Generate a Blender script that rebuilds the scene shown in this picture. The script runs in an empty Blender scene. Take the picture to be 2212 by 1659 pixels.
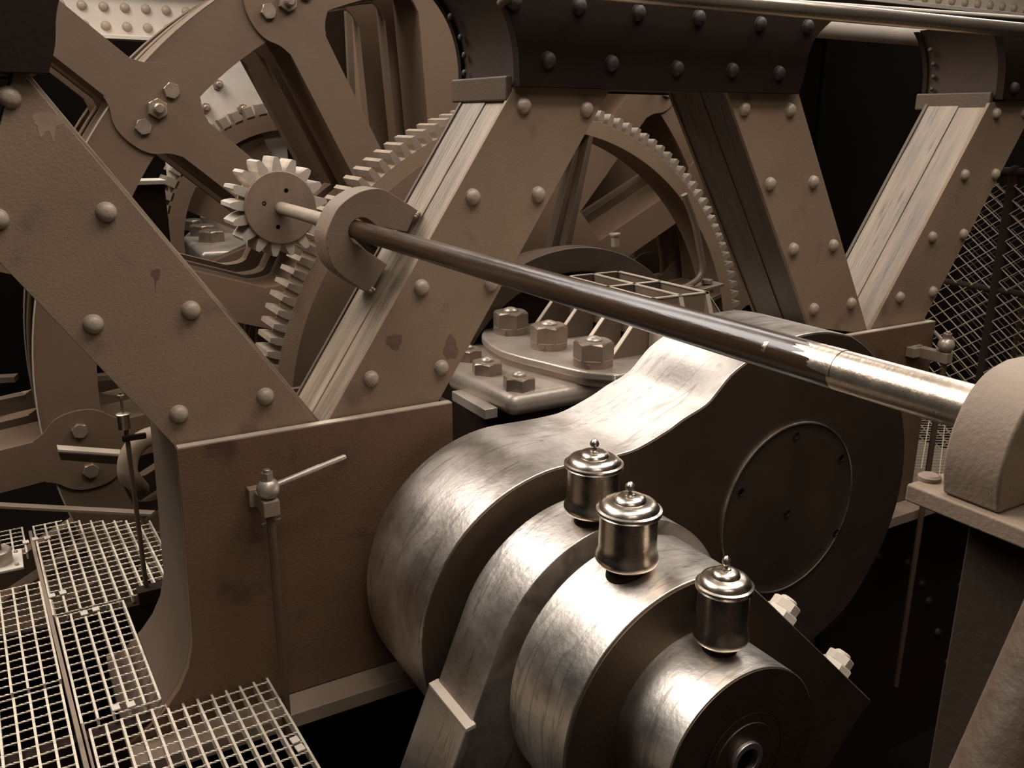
import bpy, bmesh, math, random
from math import sin, cos, pi, radians, degrees, atan2, hypot, sqrt
from mathutils import Vector, Matrix
random.seed(7)
scene = bpy.context.scene
COL = scene.collection

# ------------------------------------------------------------------ camera
FPX = 1900.9636
R = ((0.86321562, 0.14042559, -0.48491179),
     (-0.5048141, 0.24892857, -0.82655749),
     (0.00463858, 0.95828765, 0.28576785))
CAM = Vector((0.0, 0.0, 1.5))
cd = bpy.data.cameras.new('camera'); cam = bpy.data.objects.new('camera', cd); COL.objects.link(cam)
cd.sensor_fit = 'HORIZONTAL'; cd.sensor_width = 36.0; cd.lens = FPX / 2212 * 36.0
cd.clip_start = 0.02; cd.clip_end = 100
m = Matrix(R).to_4x4(); m.translation = CAM
cam.matrix_world = m
scene.camera = cam

# ------------------------------------------------------------------ world, lights, exposure
w = bpy.data.worlds.new('world'); scene.world = w; w.use_nodes = True
w.node_tree.nodes['Background'].inputs[0].default_value = (0.62, 0.49, 0.38, 1)
w.node_tree.nodes['Background'].inputs[1].default_value = 0.085

def area(name, loc, target, sx, sy, power, col=(1, .972, .94)):
    l = bpy.data.lights.new(name, 'AREA'); l.shape = 'RECTANGLE'; l.size = sx; l.size_y = sy
    l.energy = power; l.color = col
    o = bpy.data.objects.new(name, l); COL.objects.link(o); o.location = loc
    d = Vector(target) - Vector(loc); o.rotation_euler = d.to_track_quat('-Z', 'Y').to_euler()
    return o
area('skylight', (-1.5, 4.3, 5.3), (1.2, 1.7, 0.5), 4.6, 3.0, 470)
area('skylight_front', (1.5, 0.75, 4.3), (1.4, 2.1, 1.1), 3.0, 1.2, 105)
area('fill_rear', (-0.3, -2.2, 4.8), (1.0, 2.2, 0.9), 2.4, 1.6, 42)  # added fill for the camera-facing sides, no real source
area('skylight_far', (3.0, 7.6, 6.5), (2.0, 6.4, 0.5), 5.0, 2.0, 260)
area('fill_right', (4.6, 2.0, 5.4), (2.6, 2.0, 1.0), 3.0, 1.8, 150)  # added lamp that gives the handrail its highlight
area('fill_far_right', (9.2, 5.6, 4.4), (2.5, 3.0, 1.2), 3.5, 2.0, 170)  # added unseen source, brightens the crank web top and the casing

vs = scene.view_settings
vs.view_transform = 'Standard'; vs.look = 'None'; vs.gamma = 1.0; vs.exposure = 0.0
vs.use_curve_mapping = False

# ------------------------------------------------------------------ unprojection helpers (photo pixel -> point on a real plane)
def ray(px, py):
    c = ((px - 1106) / FPX, -(py - 829.5) / FPX, -1.0)
    return Vector([R[i][0]*c[0] + R[i][1]*c[1] + R[i][2]*c[2] for i in range(3)])
def atY(px, py, Y):
    r = ray(px, py); return CAM + r * ((Y - CAM.y) / r.y)
def atZ(px, py, Z):
    r = ray(px, py); return CAM + r * ((Z - CAM.z) / r.z)
def atX(px, py, X):
    r = ray(px, py); return CAM + r * ((X - CAM.x) / r.x)
def xz(pts, Y):
    o = []
    for p in pts:
        q = atY(p[0], p[1], Y); o.append((q.x, q.z))
    return o

# ------------------------------------------------------------------ materials
def srgb(r, g, b):
    f = lambda c: (c/255/12.92) if c/255 <= .04045 else ((c/255+.055)/1.055)**2.4
    return (f(r), f(g), f(b), 1)
def mat(name, col, rough=.6, metal=0.0, var=.18, scale=3.0, bump=.15, bscale=60, rvar=.1, spots=0.0,
        spotcol=None, stretch=None, rot=None, lines=0.0, spec=.5):
    m = bpy.data.materials.new(name); m.use_nodes = True
    nt = m.node_tree; N = nt.nodes; L = nt.links
    b = N['Principled BSDF']
    b.inputs['Metallic'].default_value = metal
    b.inputs['Specular IOR Level'].default_value = spec
    tc = N.new('ShaderNodeTexCoord'); src = tc.outputs['Object']
    if stretch:
        mp = N.new('ShaderNodeMapping'); L.new(src, mp.inputs[0]); src0 = src
        if rot:
            mr = N.new('ShaderNodeMapping'); L.new(src, mr.inputs[0]); mr.inputs['Rotation'].default_value = rot
            L.new(mr.outputs[0], mp.inputs[0])
        mp.inputs['Scale'].default_value = stretch
        src = mp.outputs[0]
    n1 = N.new('ShaderNodeTexNoise'); n1.inputs['Scale'].default_value = scale; n1.inputs['Detail'].default_value = 6
    n1.inputs['Roughness'].default_value = .62; L.new(src, n1.inputs['Vector'])
    cr = N.new('ShaderNodeValToRGB'); L.new(n1.outputs['Fac'], cr.inputs[0])
    cr.color_ramp.elements[0].position = .28; cr.color_ramp.elements[1].position = .74
    cr.color_ramp.elements[0].color = tuple(c*(1-var) for c in col[:3]) + (1,)
    cr.color_ramp.elements[1].color = tuple(min(1, c*(1+var)) for c in col[:3]) + (1,)
    colout = cr.outputs[0]
    if spots:
        n3 = N.new('ShaderNodeTexNoise'); n3.inputs['Scale'].default_value = 7; n3.inputs['Detail'].default_value = 3
        L.new(src, n3.inputs['Vector'])
        r3 = N.new('ShaderNodeValToRGB'); L.new(n3.outputs['Fac'], r3.inputs[0])
        r3.color_ramp.elements[0].position = .60; r3.color_ramp.elements[1].position = .72
        r3.color_ramp.elements[0].color = (0, 0, 0, 1); r3.color_ramp.elements[1].color = (spots,)*3 + (1,)
        mx = N.new('ShaderNodeMix'); mx.data_type = 'RGBA'; L.new(r3.outputs[0], mx.inputs['Factor'])
        L.new(colout, mx.inputs['A']); sc = spotcol or tuple(c*.45 for c in col[:3]) + (1,)
        mx.inputs['B'].default_value = sc; colout = mx.outputs['Result']
    if lines:
        ml = N.new('ShaderNodeMapping'); L.new(tc.outputs['Object'], ml.inputs[0]); ml.inputs['Scale'].default_value = (.8, 7, .8)
        nl = N.new('ShaderNodeTexNoise'); nl.inputs['Scale'].default_value = 1.6; nl.inputs['Detail'].default_value = 5
        nl.inputs['Distortion'].default_value = .6; L.new(ml.outputs[0], nl.inputs['Vector'])
        rl = N.new('ShaderNodeValToRGB'); L.new(nl.outputs['Fac'], rl.inputs[0])
        e_ = rl.color_ramp.elements; e_[0].position = .485; e_[1].position = .515
        e_[0].color = (0, 0, 0, 1); e_[1].color = (0, 0, 0, 1)
        k_ = e_.new(.5); k_.color = (lines,)*3 + (1,)
        np_ = N.new('ShaderNodeTexNoise'); np_.inputs['Scale'].default_value = 26; np_.inputs['Detail'].default_value = 5
        np_.inputs['Roughness'].default_value = .7; L.new(tc.outputs['Object'], np_.inputs['Vector'])
        rp_ = N.new('ShaderNodeValToRGB'); L.new(np_.outputs['Fac'], rp_.inputs[0])
        rp_.color_ramp.elements[0].position = .56; rp_.color_ramp.elements[1].position = .70
        rp_.color_ramp.elements[0].color = (0, 0, 0, 1); rp_.color_ramp.elements[1].color = (lines*.45,)*3 + (1,)
        mxx = N.new('ShaderNodeMath'); mxx.operation = 'MAXIMUM'; L.new(rl.outputs[0], mxx.inputs[0]); L.new(rp_.outputs[0], mxx.inputs[1])
        mx2 = N.new('ShaderNodeMix'); mx2.data_type = 'RGBA'; L.new(mxx.outputs[0], mx2.inputs['Factor'])
        L.new(colout, mx2.inputs['A']); mx2.inputs['B'].default_value = tuple(c*.30 for c in col[:3]) + (1,); colout = mx2.outputs['Result']
    L.new(colout, b.inputs['Base Color'])
    n2 = N.new('ShaderNodeTexNoise'); n2.inputs['Scale'].default_value = bscale; n2.inputs['Detail'].default_value = 4
    L.new(src, n2.inputs['Vector'])
    bp = N.new('ShaderNodeBump'); bp.inputs['Strength'].default_value = bump; bp.inputs['Distance'].default_value = .004
    L.new(n2.outputs['Fac'], bp.inputs['Height']); L.new(bp.outputs[0], b.inputs['Normal'])
    mr_ = N.new('ShaderNodeMapRange'); L.new(n1.outputs['Fac'], mr_.inputs[0])
    mr_.inputs[1].default_value = .3; mr_.inputs[2].default_value = .7
    mr_.inputs[3].default_value = max(.05, rough - rvar); mr_.inputs[4].default_value = min(1, rough + rvar)
    L.new(mr_.outputs[0], b.inputs['Roughness'])
    return m

M = {}
M['ring'] = mat('ring_paint', srgb(84, 68, 54), .5, 0, .14, 5, .25, 60, .1)
M['bracket'] = mat('bracket_paint', srgb(116, 95, 77), .6, 0, .14, 5, .35, 110, .05, .4)
M['paint'] = mat('brown_paint', srgb(130, 106, 84), .6, 0, .13, 2.2, .3, 130, .06, .5, spec=.35)
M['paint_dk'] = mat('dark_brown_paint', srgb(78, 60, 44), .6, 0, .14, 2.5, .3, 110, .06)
M['iron_dk'] = mat('dark_iron', srgb(40, 27, 18), .75, 0, .2, 2.5, .3, 60, .05, spec=.12)  # dark brown iron, one even tone
M['black'] = mat('warm_black', srgb(17, 10, 6), .85, 0, .2, 2.5, .1, 30, .05, spec=.1)  # even near-black for walls, pit, backdrop and holes
M['entab'] = mat('shaded_girder_paint', srgb(34, 23, 15), .7, 0, .2, 2.0, .25, 60, .08, spec=.1)  # the beam's shade is put into its paint colour
M['rivet'] = mat('rivet_paint', srgb(150, 130, 110), .42, 0, .12, 30, .3, 200, .08)
M['rivet_dk'] = mat('rivet_shaded_paint', srgb(46, 34, 25), .6, 0, .12, 30, .3, 200, .08)  # darker copy of the rivet paint, shade put into the colour
M['wheel'] = mat('wheel_paint', srgb(112, 89, 69), .6, 0, .12, 1.6, .2, 60, .05, spec=.3)
M['edge'] = mat('pale_edge', srgb(190, 172, 152), .45, .2, .1, 8, .1, 60)  # pale tone for thin strips along edges
M['pale'] = mat('pale_paint', srgb(200, 185, 168), .5, 0, .12, 4, .2, 60)
M['cast'] = mat('pale_cast_iron', srgb(172, 156, 140), .36, .45, .14, 5, .25, 60, .1)
M['cast_dk'] = mat('cast_iron_brown', srgb(108, 90, 74), .5, .1, .16, 5, .25, 60, .1)
M['steel'] = mat('polished_steel', srgb(220, 208, 196), .42, 1.0, .20, 4.5, .2, 70, .10, .6, srgb(146, 126, 108), lines=.5)
M['steel_dk'] = mat('dull_steel_face', srgb(92, 74, 58), .42, .7, .16, 3.0, .12, 90, .08)
M['nut'] = mat('nut_steel', srgb(150, 131, 113), .38, .55, .16, 14, .15, 90, .08)
M['disc'] = mat('gear_disc_iron', srgb(124, 104, 86), .5, .2, .16, 9, .25, 60, .1)
M['gear'] = mat('gear_iron', srgb(150, 132, 114), .48, .3, .16, 9, .3, 90, .1)
M['shaftpaint'] = mat('shaft_dark_paint', srgb(62, 45, 31), .26, .1, .3, 6, .1, 60, .08, .5, srgb(96, 74, 56), stretch=(3, .4, 3))
M['pale_metal'] = mat('pale_gear_metal', srgb(188, 172, 155), .42, .3, .14, 12, .2, 60, .1)
M['brass'] = mat('polished_brass', srgb(204, 189, 172), .30, 1.0, .10, 9, .05, 80, .08)
M['pipe'] = mat('handrail_steel', srgb(196, 176, 156), .3, .9, .2, 4, .1, 60, .1, stretch=(.3, 3, 3))
M['grate'] = mat('galvanised_grating', srgb(206, 190, 168), .55, .3, .22, 25, .6, 120, .1, .6, srgb(120, 88, 62))
M['wire_dk'] = mat('dull_wire', srgb(96, 80, 62), .6, .2, .1, 20, .1, 60)
M['wire'] = mat('galvanised_wire', srgb(176, 158, 134), .5, .3, .1, 20, .1, 60)
M['pier'] = mat('worn_brown_casting', srgb(130, 110, 91), .62, 0, .14, 5, .22, 160, .05, .5, srgb(92, 74, 58), spec=.35)
def timber(name, ang, c=(168, 148, 124)):
    return mat(name, srgb(*c), .5, 0, .42, 3.0, .8, 16, .1, .75, srgb(*[v*.55 for v in c]),
               stretch=(8, 7, .7), rot=(0, ang, 0))

# ------------------------------------------------------------------ mesh builder
class MB:
    def __init__(s): s.v = []; s.f = []; s.sm = []
    def add(s, vs, fs, smooth=False):
        o = len(s.v); s.v += [Vector(v) for v in vs]
        for f in fs: s.f.append([i + o for i in f]); s.sm.append(smooth)
        return s
    def box(s, x0, x1, y0, y1, z0, z1):
        vs = [(x, y, z) for z in (z0, z1) for y in (y0, y1) for x in (x0, x1)]
        return s.add(vs, [(0,2,3,1),(4,5,7,6),(0,1,5,4),(2,6,7,3),(0,4,6,2),(1,3,7,5)])
    def obox(s, c, ax, ay, az):
        c = Vector(c); ax = Vector(ax); ay = Vector(ay); az = Vector(az)
        vs = [c + ax*i + ay*j + az*k for k in (-1, 1) for j in (-1, 1) for i in (-1, 1)]
        return s.add(vs, [(0,2,3,1),(4,5,7,6),(0,1,5,4),(2,6,7,3),(0,4,6,2),(1,3,7,5)])
    def prism(s, pts, y0, y1):
        n = len(pts)
        a = sum(pts[i][0]*pts[(i+1) % n][1] - pts[(i+1) % n][0]*pts[i][1] for i in range(n))
        if a < 0: pts = pts[::-1]
        vs = [(p[0], y0, p[1]) for p in pts] + [(p[0], y1, p[1]) for p in pts]
        fs = [list(range(n)), list(range(2*n-1, n-1, -1))]
        fs += [(i, i+n, (i+1) % n + n, (i+1) % n) for i in range(n)]
        return s.add(vs, fs)
    def prismz(s, pts, z0, z1):
        n = len(pts)
        a = sum(pts[i][0]*pts[(i+1) % n][1] - pts[(i+1) % n][0]*pts[i][1] for i in range(n))
        if a < 0: pts = pts[::-1]
        vs = [(p[0], p[1], z1) for p in pts] + [(p[0], p[1], z0) for p in pts]
        fs = [list(range(n)), list(range(2*n-1, n-1, -1))]
        fs += [(i, i+n, (i+1) % n + n, (i+1) % n) for i in range(n)]
        return s.add(vs, fs)
    def ring(s, cx, cz, ri, ro, y0, y1, a0=0, a1=360, n=96, cap=True):
        full = abs(a1 - a0) >= 359.9
        k = n if full else n + 1
        vs = []
        for i in range(k):
            a = radians(a0 + (a1-a0)*i/n); c, d = cos(a), sin(a)
            vs += [(cx+ri*c, y0, cz+ri*d), (cx+ro*c, y0, cz+ro*d), (cx+ro*c, y1, cz+ro*d), (cx+ri*c, y1, cz+ri*d)]
        fs = []
        for i in range(n):
            j = (i+1) % k; A = 4*i; B = 4*j
            fs += [(A, A+1, B+1, B), (A+1, A+2, B+2, B+1), (A+2, A+3, B+3, B+2), (A+3, A, B, B+3)]
        if not full: fs += [(0, 3, 2, 1), (4*k-4, 4*k-3, 4*k-2, 4*k-1)]
        return s.add(vs, fs)
    def lathe(s, o, axis, prof, n=32):
        o = Vector(o); ax = Vector(axis).normalized()
        u = ax.orthogonal().normalized(); v = ax.cross(u)
        vs = []; fs = []
        for (r, h) in prof:
            for i in range(n):
                a = 2*pi*i/n; vs.append(o + ax*h + (u*cos(a) + v*sin(a))*r)
        for k in range(len(prof)-1):
            for i in range(n):
                j = (i+1) % n; fs.append((k*n+i, k*n+j, (k+1)*n+j, (k+1)*n+i))
        fs.append(list(range(n-1, -1, -1))); e = (len(prof)-1)*n; fs.append([e+i for i in range(n)])
        return s.add(vs, fs, True)
    def cyl(s, p0, p1, r, r1=None, n=24):
        p0 = Vector(p0); p1 = Vector(p1); d = (p1-p0)
        return s.lathe(p0, d, [(r, 0), (r if r1 is None else r1, d.length)], n)
    def tube(s, pts, r, n=10):
        pts = [Vector(p) for p in pts]; vs = []; fs = []; u = None
        for i, p in enumerate(pts):
            t = (pts[min(i+1, len(pts)-1)] - pts[max(i-1, 0)]).normalized()
            u = t.orthogonal().normalized() if u is None else (u - t*u.dot(t)).normalized()
            v = t.cross(u)
            for k in range(n):
                a = 2*pi*k/n; vs.append(p + (u*cos(a)+v*sin(a))*r)
        for i in range(len(pts)-1):
            for k in range(n):
                j = (k+1) % n; fs.append((i*n+k, i*n+j, (i+1)*n+j, (i+1)*n+k))
        fs.append(list(range(n-1, -1, -1))); e = (len(pts)-1)*n; fs.append([e+k for k in range(n)])
        return s.add(vs, fs, True)
    def sphere(s, c, r, n=24, m=14, sq=(1, 1, 1)):
        c = Vector(c); vs = []; fs = []
        for i in range(1, m):
            t = pi*i/m
            for k in range(n):
                a = 2*pi*k/n; vs.append(c + Vector((sin(t)*cos(a)*sq[0], sin(t)*sin(a)*sq[1], cos(t)*sq[2]))*r)
        for i in range(m-2):
            for k in range(n):
                j = (k+1) % n; fs.append((i*n+k, (i+1)*n+k, (i+1)*n+j, i*n+j))
        t_ = len(vs); vs.append(c + Vector((0, 0, r*sq[2]))); b_ = len(vs); vs.append(c - Vector((0, 0, r*sq[2])))
        for k in range(n):
            j = (k+1) % n; fs.append((t_, k, j)); fs.append((b_, (m-2)*n+j, (m-2)*n+k))
        return s.add(vs, fs, True)
    def hexnut(s, c, axis, r, h, rot=0.0, bore=False):
        c = Vector(c); ax = Vector(axis).normalized(); u = ax.orthogonal().normalized()
        if abs(ax.z) > .9: u = Vector((1, 0, 0))
        v = ax.cross(u); vs = []
        # hexagon body, its upper corners chamfered down the way a turned nut is
        for (hh, rr, mid) in ((0, 1, 1), (h*.86, 1, 1.0), (h, .9, .97)):
            for i in range(12):
                a = rot + pi*i/6
                rad = r*rr if i % 2 == 0 else r*.866*mid
                z = hh + (h*.07 if (i % 2 == 1 and hh == h*.86) else 0)
                vs.append(c + ax*z + (u*cos(a)+v*sin(a))*rad)
        fs = []
        for k in range(2):
            for i in range(12):
                j = (i+1) % 12; fs.append((k*12+i, k*12+j, (k+1)*12+j, (k+1)*12+i))
        fs.append(list(range(11, -1, -1))); fs.append([24+i for i in range(12)])
        return s.add(vs, fs)
    def mesh(s, name, origin=(0, 0, 0)):
        o = Vector(origin)
        me = bpy.data.meshes.new(name); me.from_pydata([tuple(v-o) for v in s.v], [], s.f); me.validate()
        return me

SHARP = radians(34)
def finish(me, material, smooth=True):
    if material: me.materials.append(material)
    if smooth:
        me.shade_smooth(); me.set_sharp_from_angle(angle=SHARP)
    else: me.shade_flat()

def thing(name, label, cat, loc=(0, 0, 0), rotz=0.0, group=None, kind=None):
    o = bpy.data.objects.new(name, None); COL.objects.link(o); o.empty_display_size = .1
    o.location = loc; o.rotation_euler = (0, 0, rotz)
    o['label'] = label; o['category'] = cat
    if group: o['group'] = group
    if kind: o['kind'] = kind
    return o
def origin_of(o):
    p = Vector((0, 0, 0))
    while o is not None: p += Vector(o.location); o = o.parent
    return p
def part(root, name, mb, material, label=None, kind=None, bevel=0.0, seg=2, smooth=True, org=None):
    ro = origin_of(root)
    c = Vector(org) if org is not None else ro
    me = mb.mesh(name, c); finish(me, M[material] if isinstance(material, str) else material, smooth)
    o = bpy.data.objects.new(name, me); COL.objects.link(o); o.parent = root; o.location = c - ro
    if label: o['label'] = label
    if kind: o['kind'] = kind
    if bevel:
        b = o.modifiers.new('bevel', 'BEVEL'); b.width = bevel; b.segments = seg; b.limit_method = 'ANGLE'
        b.angle_limit = radians(32); b.harden_normals = True
    return o
def piece(root, name, me, loc, rot=None, label=None):
    o = bpy.data.objects.new(name, me); COL.objects.link(o); o.parent = root
    o.location = Vector(loc) - origin_of(root)
    if rot is not None: o.rotation_euler = rot
    if label: o['label'] = label
    return o
def solo(name, label, cat, mb, material, bevel=0.0, group=None, kind=None, smooth=True):
    xs = [v.x for v in mb.v]; ys = [v.y for v in mb.v]; zs = [v.z for v in mb.v]
    c = Vector(((min(xs)+max(xs))/2, (min(ys)+max(ys))/2, min(zs)))
    me = mb.mesh(name, c); finish(me, M[material] if isinstance(material, str) else material, smooth)
    o = bpy.data.objects.new(name, me); COL.objects.link(o); o.location = c
    if kind: o['kind'] = kind
    if label: o['label'] = label
    if cat: o['category'] = cat
    if group: o['group'] = group
    if bevel:
        b = o.modifiers.new('bevel', 'BEVEL'); b.width = bevel; b.segments = 2; b.limit_method = 'ANGLE'; b.angle_limit = radians(32)
        b.harden_normals = True
    return o
def shared(name, mb, material, smooth=True):
    me = mb.mesh(name); finish(me, M[material] if isinstance(material, str) else material, smooth); return me

def lerp(a, b, t): return (a[0]+(b[0]-a[0])*t, a[1]+(b[1]-a[1])*t)

# shared small meshes -------------------------------------------------
def rivet_mesh(name, r, material):
    b = MB(); prof = [(r*1.04, 0)]
    for i in range(0, 8):
        t = i/8*pi/2; prof.append((r*cos(t)**.9, r*.82*sin(t)+.001))
    prof.append((.0005, r*.84))
    b.lathe((0, 0, 0), (0, -1, 0), prof, 20)
    return shared(name, b, material)
RIV = rivet_mesh('rivet', .0225, 'rivet')
RIV_D = rivet_mesh('rivet', .0225, 'rivet_dk')
RIV_S = rivet_mesh('rivet', .010, 'rivet_dk')
HEXB = shared('bolt', MB().hexnut((0, 0, 0), (0, -1, 0), .034, .024), 'nut', False)
b_ = MB().hexnut((0, 0, 0), (0, -1, 0), .042, .03); b_.lathe((0, -.03, 0), (0, -1, 0), [(.022, 0), (.022, .03), (.016, .036)], 16)
HEXS = shared('bolt', b_, 'nut', False)

# ================================================================== THE SETTING
solo('floor', None, None, MB().box(-7, 12, -4, 12.5, -2.2, -2.0), 'black', kind='structure')
solo('wall_back', None, None, MB().box(-7, 12, 10.8, 11.0, -2.2, 7.5), 'black', kind='structure')
solo('wall_right', None, None, MB().box(9.4, 9.6, -4, 11, -2.2, 7.5), 'black', kind='structure')
solo('wall_left', None, None, MB().box(-6.2, -6.0, -4, 11, -2.2, 7.5), 'black', kind='structure')

# ================================================================== BRIDGE-TYPE FRAME IN THE PLANE Y=2.2
YF = 2.22                      # front of the brace plates
YB = 2.51                      # back of the braces
def brace(label, plate_px, rivets, side, planks=True, ang=0.0, lip=0.0, dark=False):
    """plate_px: 4 corner pixels of the riveted plate; side: +-1 which edge (0-3 / 1-2) of the quad the timber face shows on"""
    P = xz(plate_px, YF)
    cx = sum(p[0] for p in P)/4; cz = min(p[1] for p in P)
    t = thing('diagonal_brace', label, 'brace', (cx, YF, cz), group='riveted diagonal braces of the engine frame')
    part(t, 'front_plate', MB().prism(P, YF, YF+.014), 'paint', bevel=.0015)
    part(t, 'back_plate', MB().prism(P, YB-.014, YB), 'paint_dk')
    def inset(d0, d1):          # move the long edges in (plus) or out (minus)
        a0, a1, b1, b0 = P      # a0-a1 = left edge top->bottom ; b0-b1 = right edge
        def off(p, q, d):
            L = hypot(q[0]-p[0], q[1]-p[1]); n = (-(q[1]-p[1])/L, (q[0]-p[0])/L)
            return [(p[0]+n[0]*d, p[1]+n[1]*d), (q[0]+n[0]*d, q[1]+n[1]*d)]
        l = off(a0, a1, d0); r = off(b0, b1, -d1)
        return [l[0], l[1], r[1], r[0]]
    wood = timber('weathered_board', ang, (70, 54, 40) if dark else (132, 114, 94))  # dark boards have the underside's shade put into their colour
    y = YF+.014; ds = [(.120, .009, .006), (.142, .005, .009)]
    for (dy, g0, g1) in ds:
        o = part(t, 'plank', MB().prism(inset(g0+lip*0, g1 - lip), y+.0008, y+dy-.0008), wood, bevel=.0012)
        y += dy
    for p in rivets:
        piece(t, 'rivet', RIV, atY(p[0], p[1], YF))
    return t
brace('wide brown riveted brace rising to the top left corner, largest of the braces',
      [(34, 138), (689, 918), (398, 985), (-60, 505)],
      [(20, 210), (-6, 473), (229, 458), (201, 700), (412, 670), (386, 894), (573, 856)], 1, ang=radians(34), lip=.022)
brace('brown riveted brace behind the horseshoe bracket, leaning right with worn boards on its left side',
      [(1116, 180), (700, 925), (935, 890), (1323, 183)],
      [(1131, 228), (1266, 236), (1021, 425), (1162, 420), (910, 621), (1060, 612), (801, 818), (953, 794)], -1, ang=radians(-34))
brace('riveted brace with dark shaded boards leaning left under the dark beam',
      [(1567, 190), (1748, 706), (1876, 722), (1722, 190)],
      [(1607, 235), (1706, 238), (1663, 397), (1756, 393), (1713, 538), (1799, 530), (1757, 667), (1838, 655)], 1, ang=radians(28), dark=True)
brace('riveted brace at the right with pale weathered boards, leaning right beside the wire fence',
      [(2139, 222), (1878, 716), (1993, 697), (2250, 205)],
      [(2083, 378), (2149, 376), (2013, 512), (2080, 506), (1943, 642), (2014, 630), (2151, 245), (2212, 242)], -1, ang=radians(-34))

# stains and paint splashes, thin films on the plates
M['stain'] = mat('oil_stain', srgb(100, 77, 58), .5, 0, .2, 20, .1, 90, .1)
M['splash'] = mat('pale_paint_splash', srgb(146, 122, 99), .6, 0, .15, 20, .1, 90, .1)
random.seed(21)
def film(name, label, root_y, cx, cy, rx, ry, material, runs=()):
    pts = []
    for i in range(26):
        a = 2*pi*i/26; k = 1+.16*sin(3*a+cx)+.08*sin(7*a)+random.uniform(-.05, .05)
        dy = 0
        for (ra, ln) in runs:
            if abs(((a-ra+pi) % (2*pi))-pi) < .14: dy = ln
        pts.append((cx+rx*k*cos(a), cy+ry*k*sin(a)+dy))
    return MB().prism(xz(pts, root_y-.0004), root_y-.0004, root_y-.0001)
braces = [o for o in bpy.data.objects if o.name.startswith('diagonal_brace')]
part(braces[0], 'paint_splash', film('', '', YF, 103, 262, 34, 20, 'splash', ((1.2, 26), (1.9, 14))), 'splash', label='pale paint splash with runs', smooth=False)
part(braces[0], 'stain', film('', '', YF, 337, 592, 10, 12, 'stain', ((1.6, 30),)), 'stain', label='dark oil stain with a run', smooth=False)
part(braces[1], 'stain', film('', '', YF, 852, 738, 17, 17, 'stain'), 'stain', label='faint dark stain', smooth=False)
part(braces[1], 'stain', film('', '', YF, 974, 752, 15, 26, 'stain'), 'stain', label='faint dark stain', smooth=False)

# weld lumps and the horseshoe bracket ------------------------------
YR = 2.36
def catmull(pts, n=6, closed=False):
    out = []; N = len(pts)
    for i in range(N - (0 if closed else 1)):
        p0 = pts[(i-1) % N] if (closed or i > 0) else pts[i]
        p1 = pts[i]; p2 = pts[(i+1) % N]; p3 = pts[(i+2) % N] if (closed or i+2 < N) else p2
        for k in range(n):
            t = k/n
            out.append(tuple(.5*((2*p1[j]) + (-p0[j]+p2[j])*t + (2*p0[j]-5*p1[j]+4*p2[j]-p3[j])*t*t + (-p0[j]+3*p1[j]-3*p2[j]+p3[j])*t**3) for j in (0, 1)))
    if not closed: out.append(tuple(pts[-1][:2]))
    return out
zc = lambda x, y: (660 + x/6.143, 380 + y/6.143)
outer = catmull([zc(*p) for p in [(1510, 470), (1360, 370), (1200, 270), (1040, 180), (880, 170), (700, 220), (540, 320), (420, 440), (330, 620), (272, 800), (290, 980), (340, 1150), (430, 1280), (600, 1410), (720, 1490), (850, 1560)]], 5)
inner = catmull([zc(*p) for p in [(1085, 1175), (960, 1090), (840, 1010), (720, 930), (640, 880), (590, 800), (576, 730), (600, 650), (660, 585), (750, 556), (830, 580), (900, 630), (960, 672), (1100, 700)]], 5)
hp = xz(outer + [zc(900, 1490)] + inner + [zc(1350, 750), zc(1440, 560)], YR)
t = thing('shaft_bracket', 'horseshoe shaped steel bracket welded to the brace around the slanting shaft', 'bracket', (hp[0][0]-.15, YR, min(p[1] for p in hp)))
part(t, 'bracket_body', MB().prism(hp, YR, YR+.105), 'bracket', bevel=.003)
b = MB()
random.seed(3)
for c in ((1480, 520), (1500, 500), (1460, 545)): q = atY(*zc(*c), YR-.006); b.sphere(q, .007, 10, 7)
for c in ((880, 1500), (905, 1515), (860, 1530)): q = atY(*zc(*c), YR-.006); b.sphere(q, .007, 10, 7)
part(t, 'weld_bead', b, 'nut')

# pedestals -----------------------------------------------------------
def pedestal(x0, label, left_vis=True):
    t = thing('frame_pedestal', label, 'pedestal', (x0+.38, 2.3, -.1), group='box pedestals of the engine frame')
    X0 = x0; X1 = x0+.765
    prof = [(X0, .716), (X0-.002, .515), (X0-.013, .17), (X0-.03, .10), (X0-.058, .045), (X0-.095, .0), (X0-.14, -.04), (X0-.2, -.075)]
    front = prof + [(X1, -.075), (X1, .716)]
    part(t, 'front_plate', MB().prism(front, 2.185, 2.213), 'paint_pd', bevel=.002)
    n = len(prof); vs = []
    for (x, z) in prof: vs += [(x, 2.213, z), (x, 2.62, z), (x+.02, 2.62, z), (x+.02, 2.213, z)]
    fs = []
    for i in range(n-1):
        A = 4*i; B = A+4
        fs += [(A, A+1, B+1, B), (A+1, A+2, B+2, B+1), (A+2, A+3, B+3, B+2), (A+3, A, B, B+3)]
    fs += [(0, 3, 2, 1), (4*n-4, 4*n-3, 4*n-2, 4*n-1)]
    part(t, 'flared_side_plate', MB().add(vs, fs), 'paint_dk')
    part(t, 'top_edge', MB().box(X0+.004, X1-.001, 2.187, 2.212, .7158, .7185), 'edge', label='bright top edge')
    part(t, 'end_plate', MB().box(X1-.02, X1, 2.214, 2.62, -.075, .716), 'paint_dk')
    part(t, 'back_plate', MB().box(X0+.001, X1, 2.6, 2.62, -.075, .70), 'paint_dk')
    part(t, 'base_flange', MB().box(X0-.2, X1+.7, 2.095, 2.66, -.125, -.078), 'pier', bevel=.004)
    return t
M['paint_pd'] = mat('pedestal_paint', srgb(98, 73, 53), .58, 0, .18, 2.2, .35, 120, .08, .7, srgb(64, 42, 31), spec=.35)
pedestal(.317, 'brown box pedestal with a flared foot beside the grating, ball handle on its face')
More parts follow.
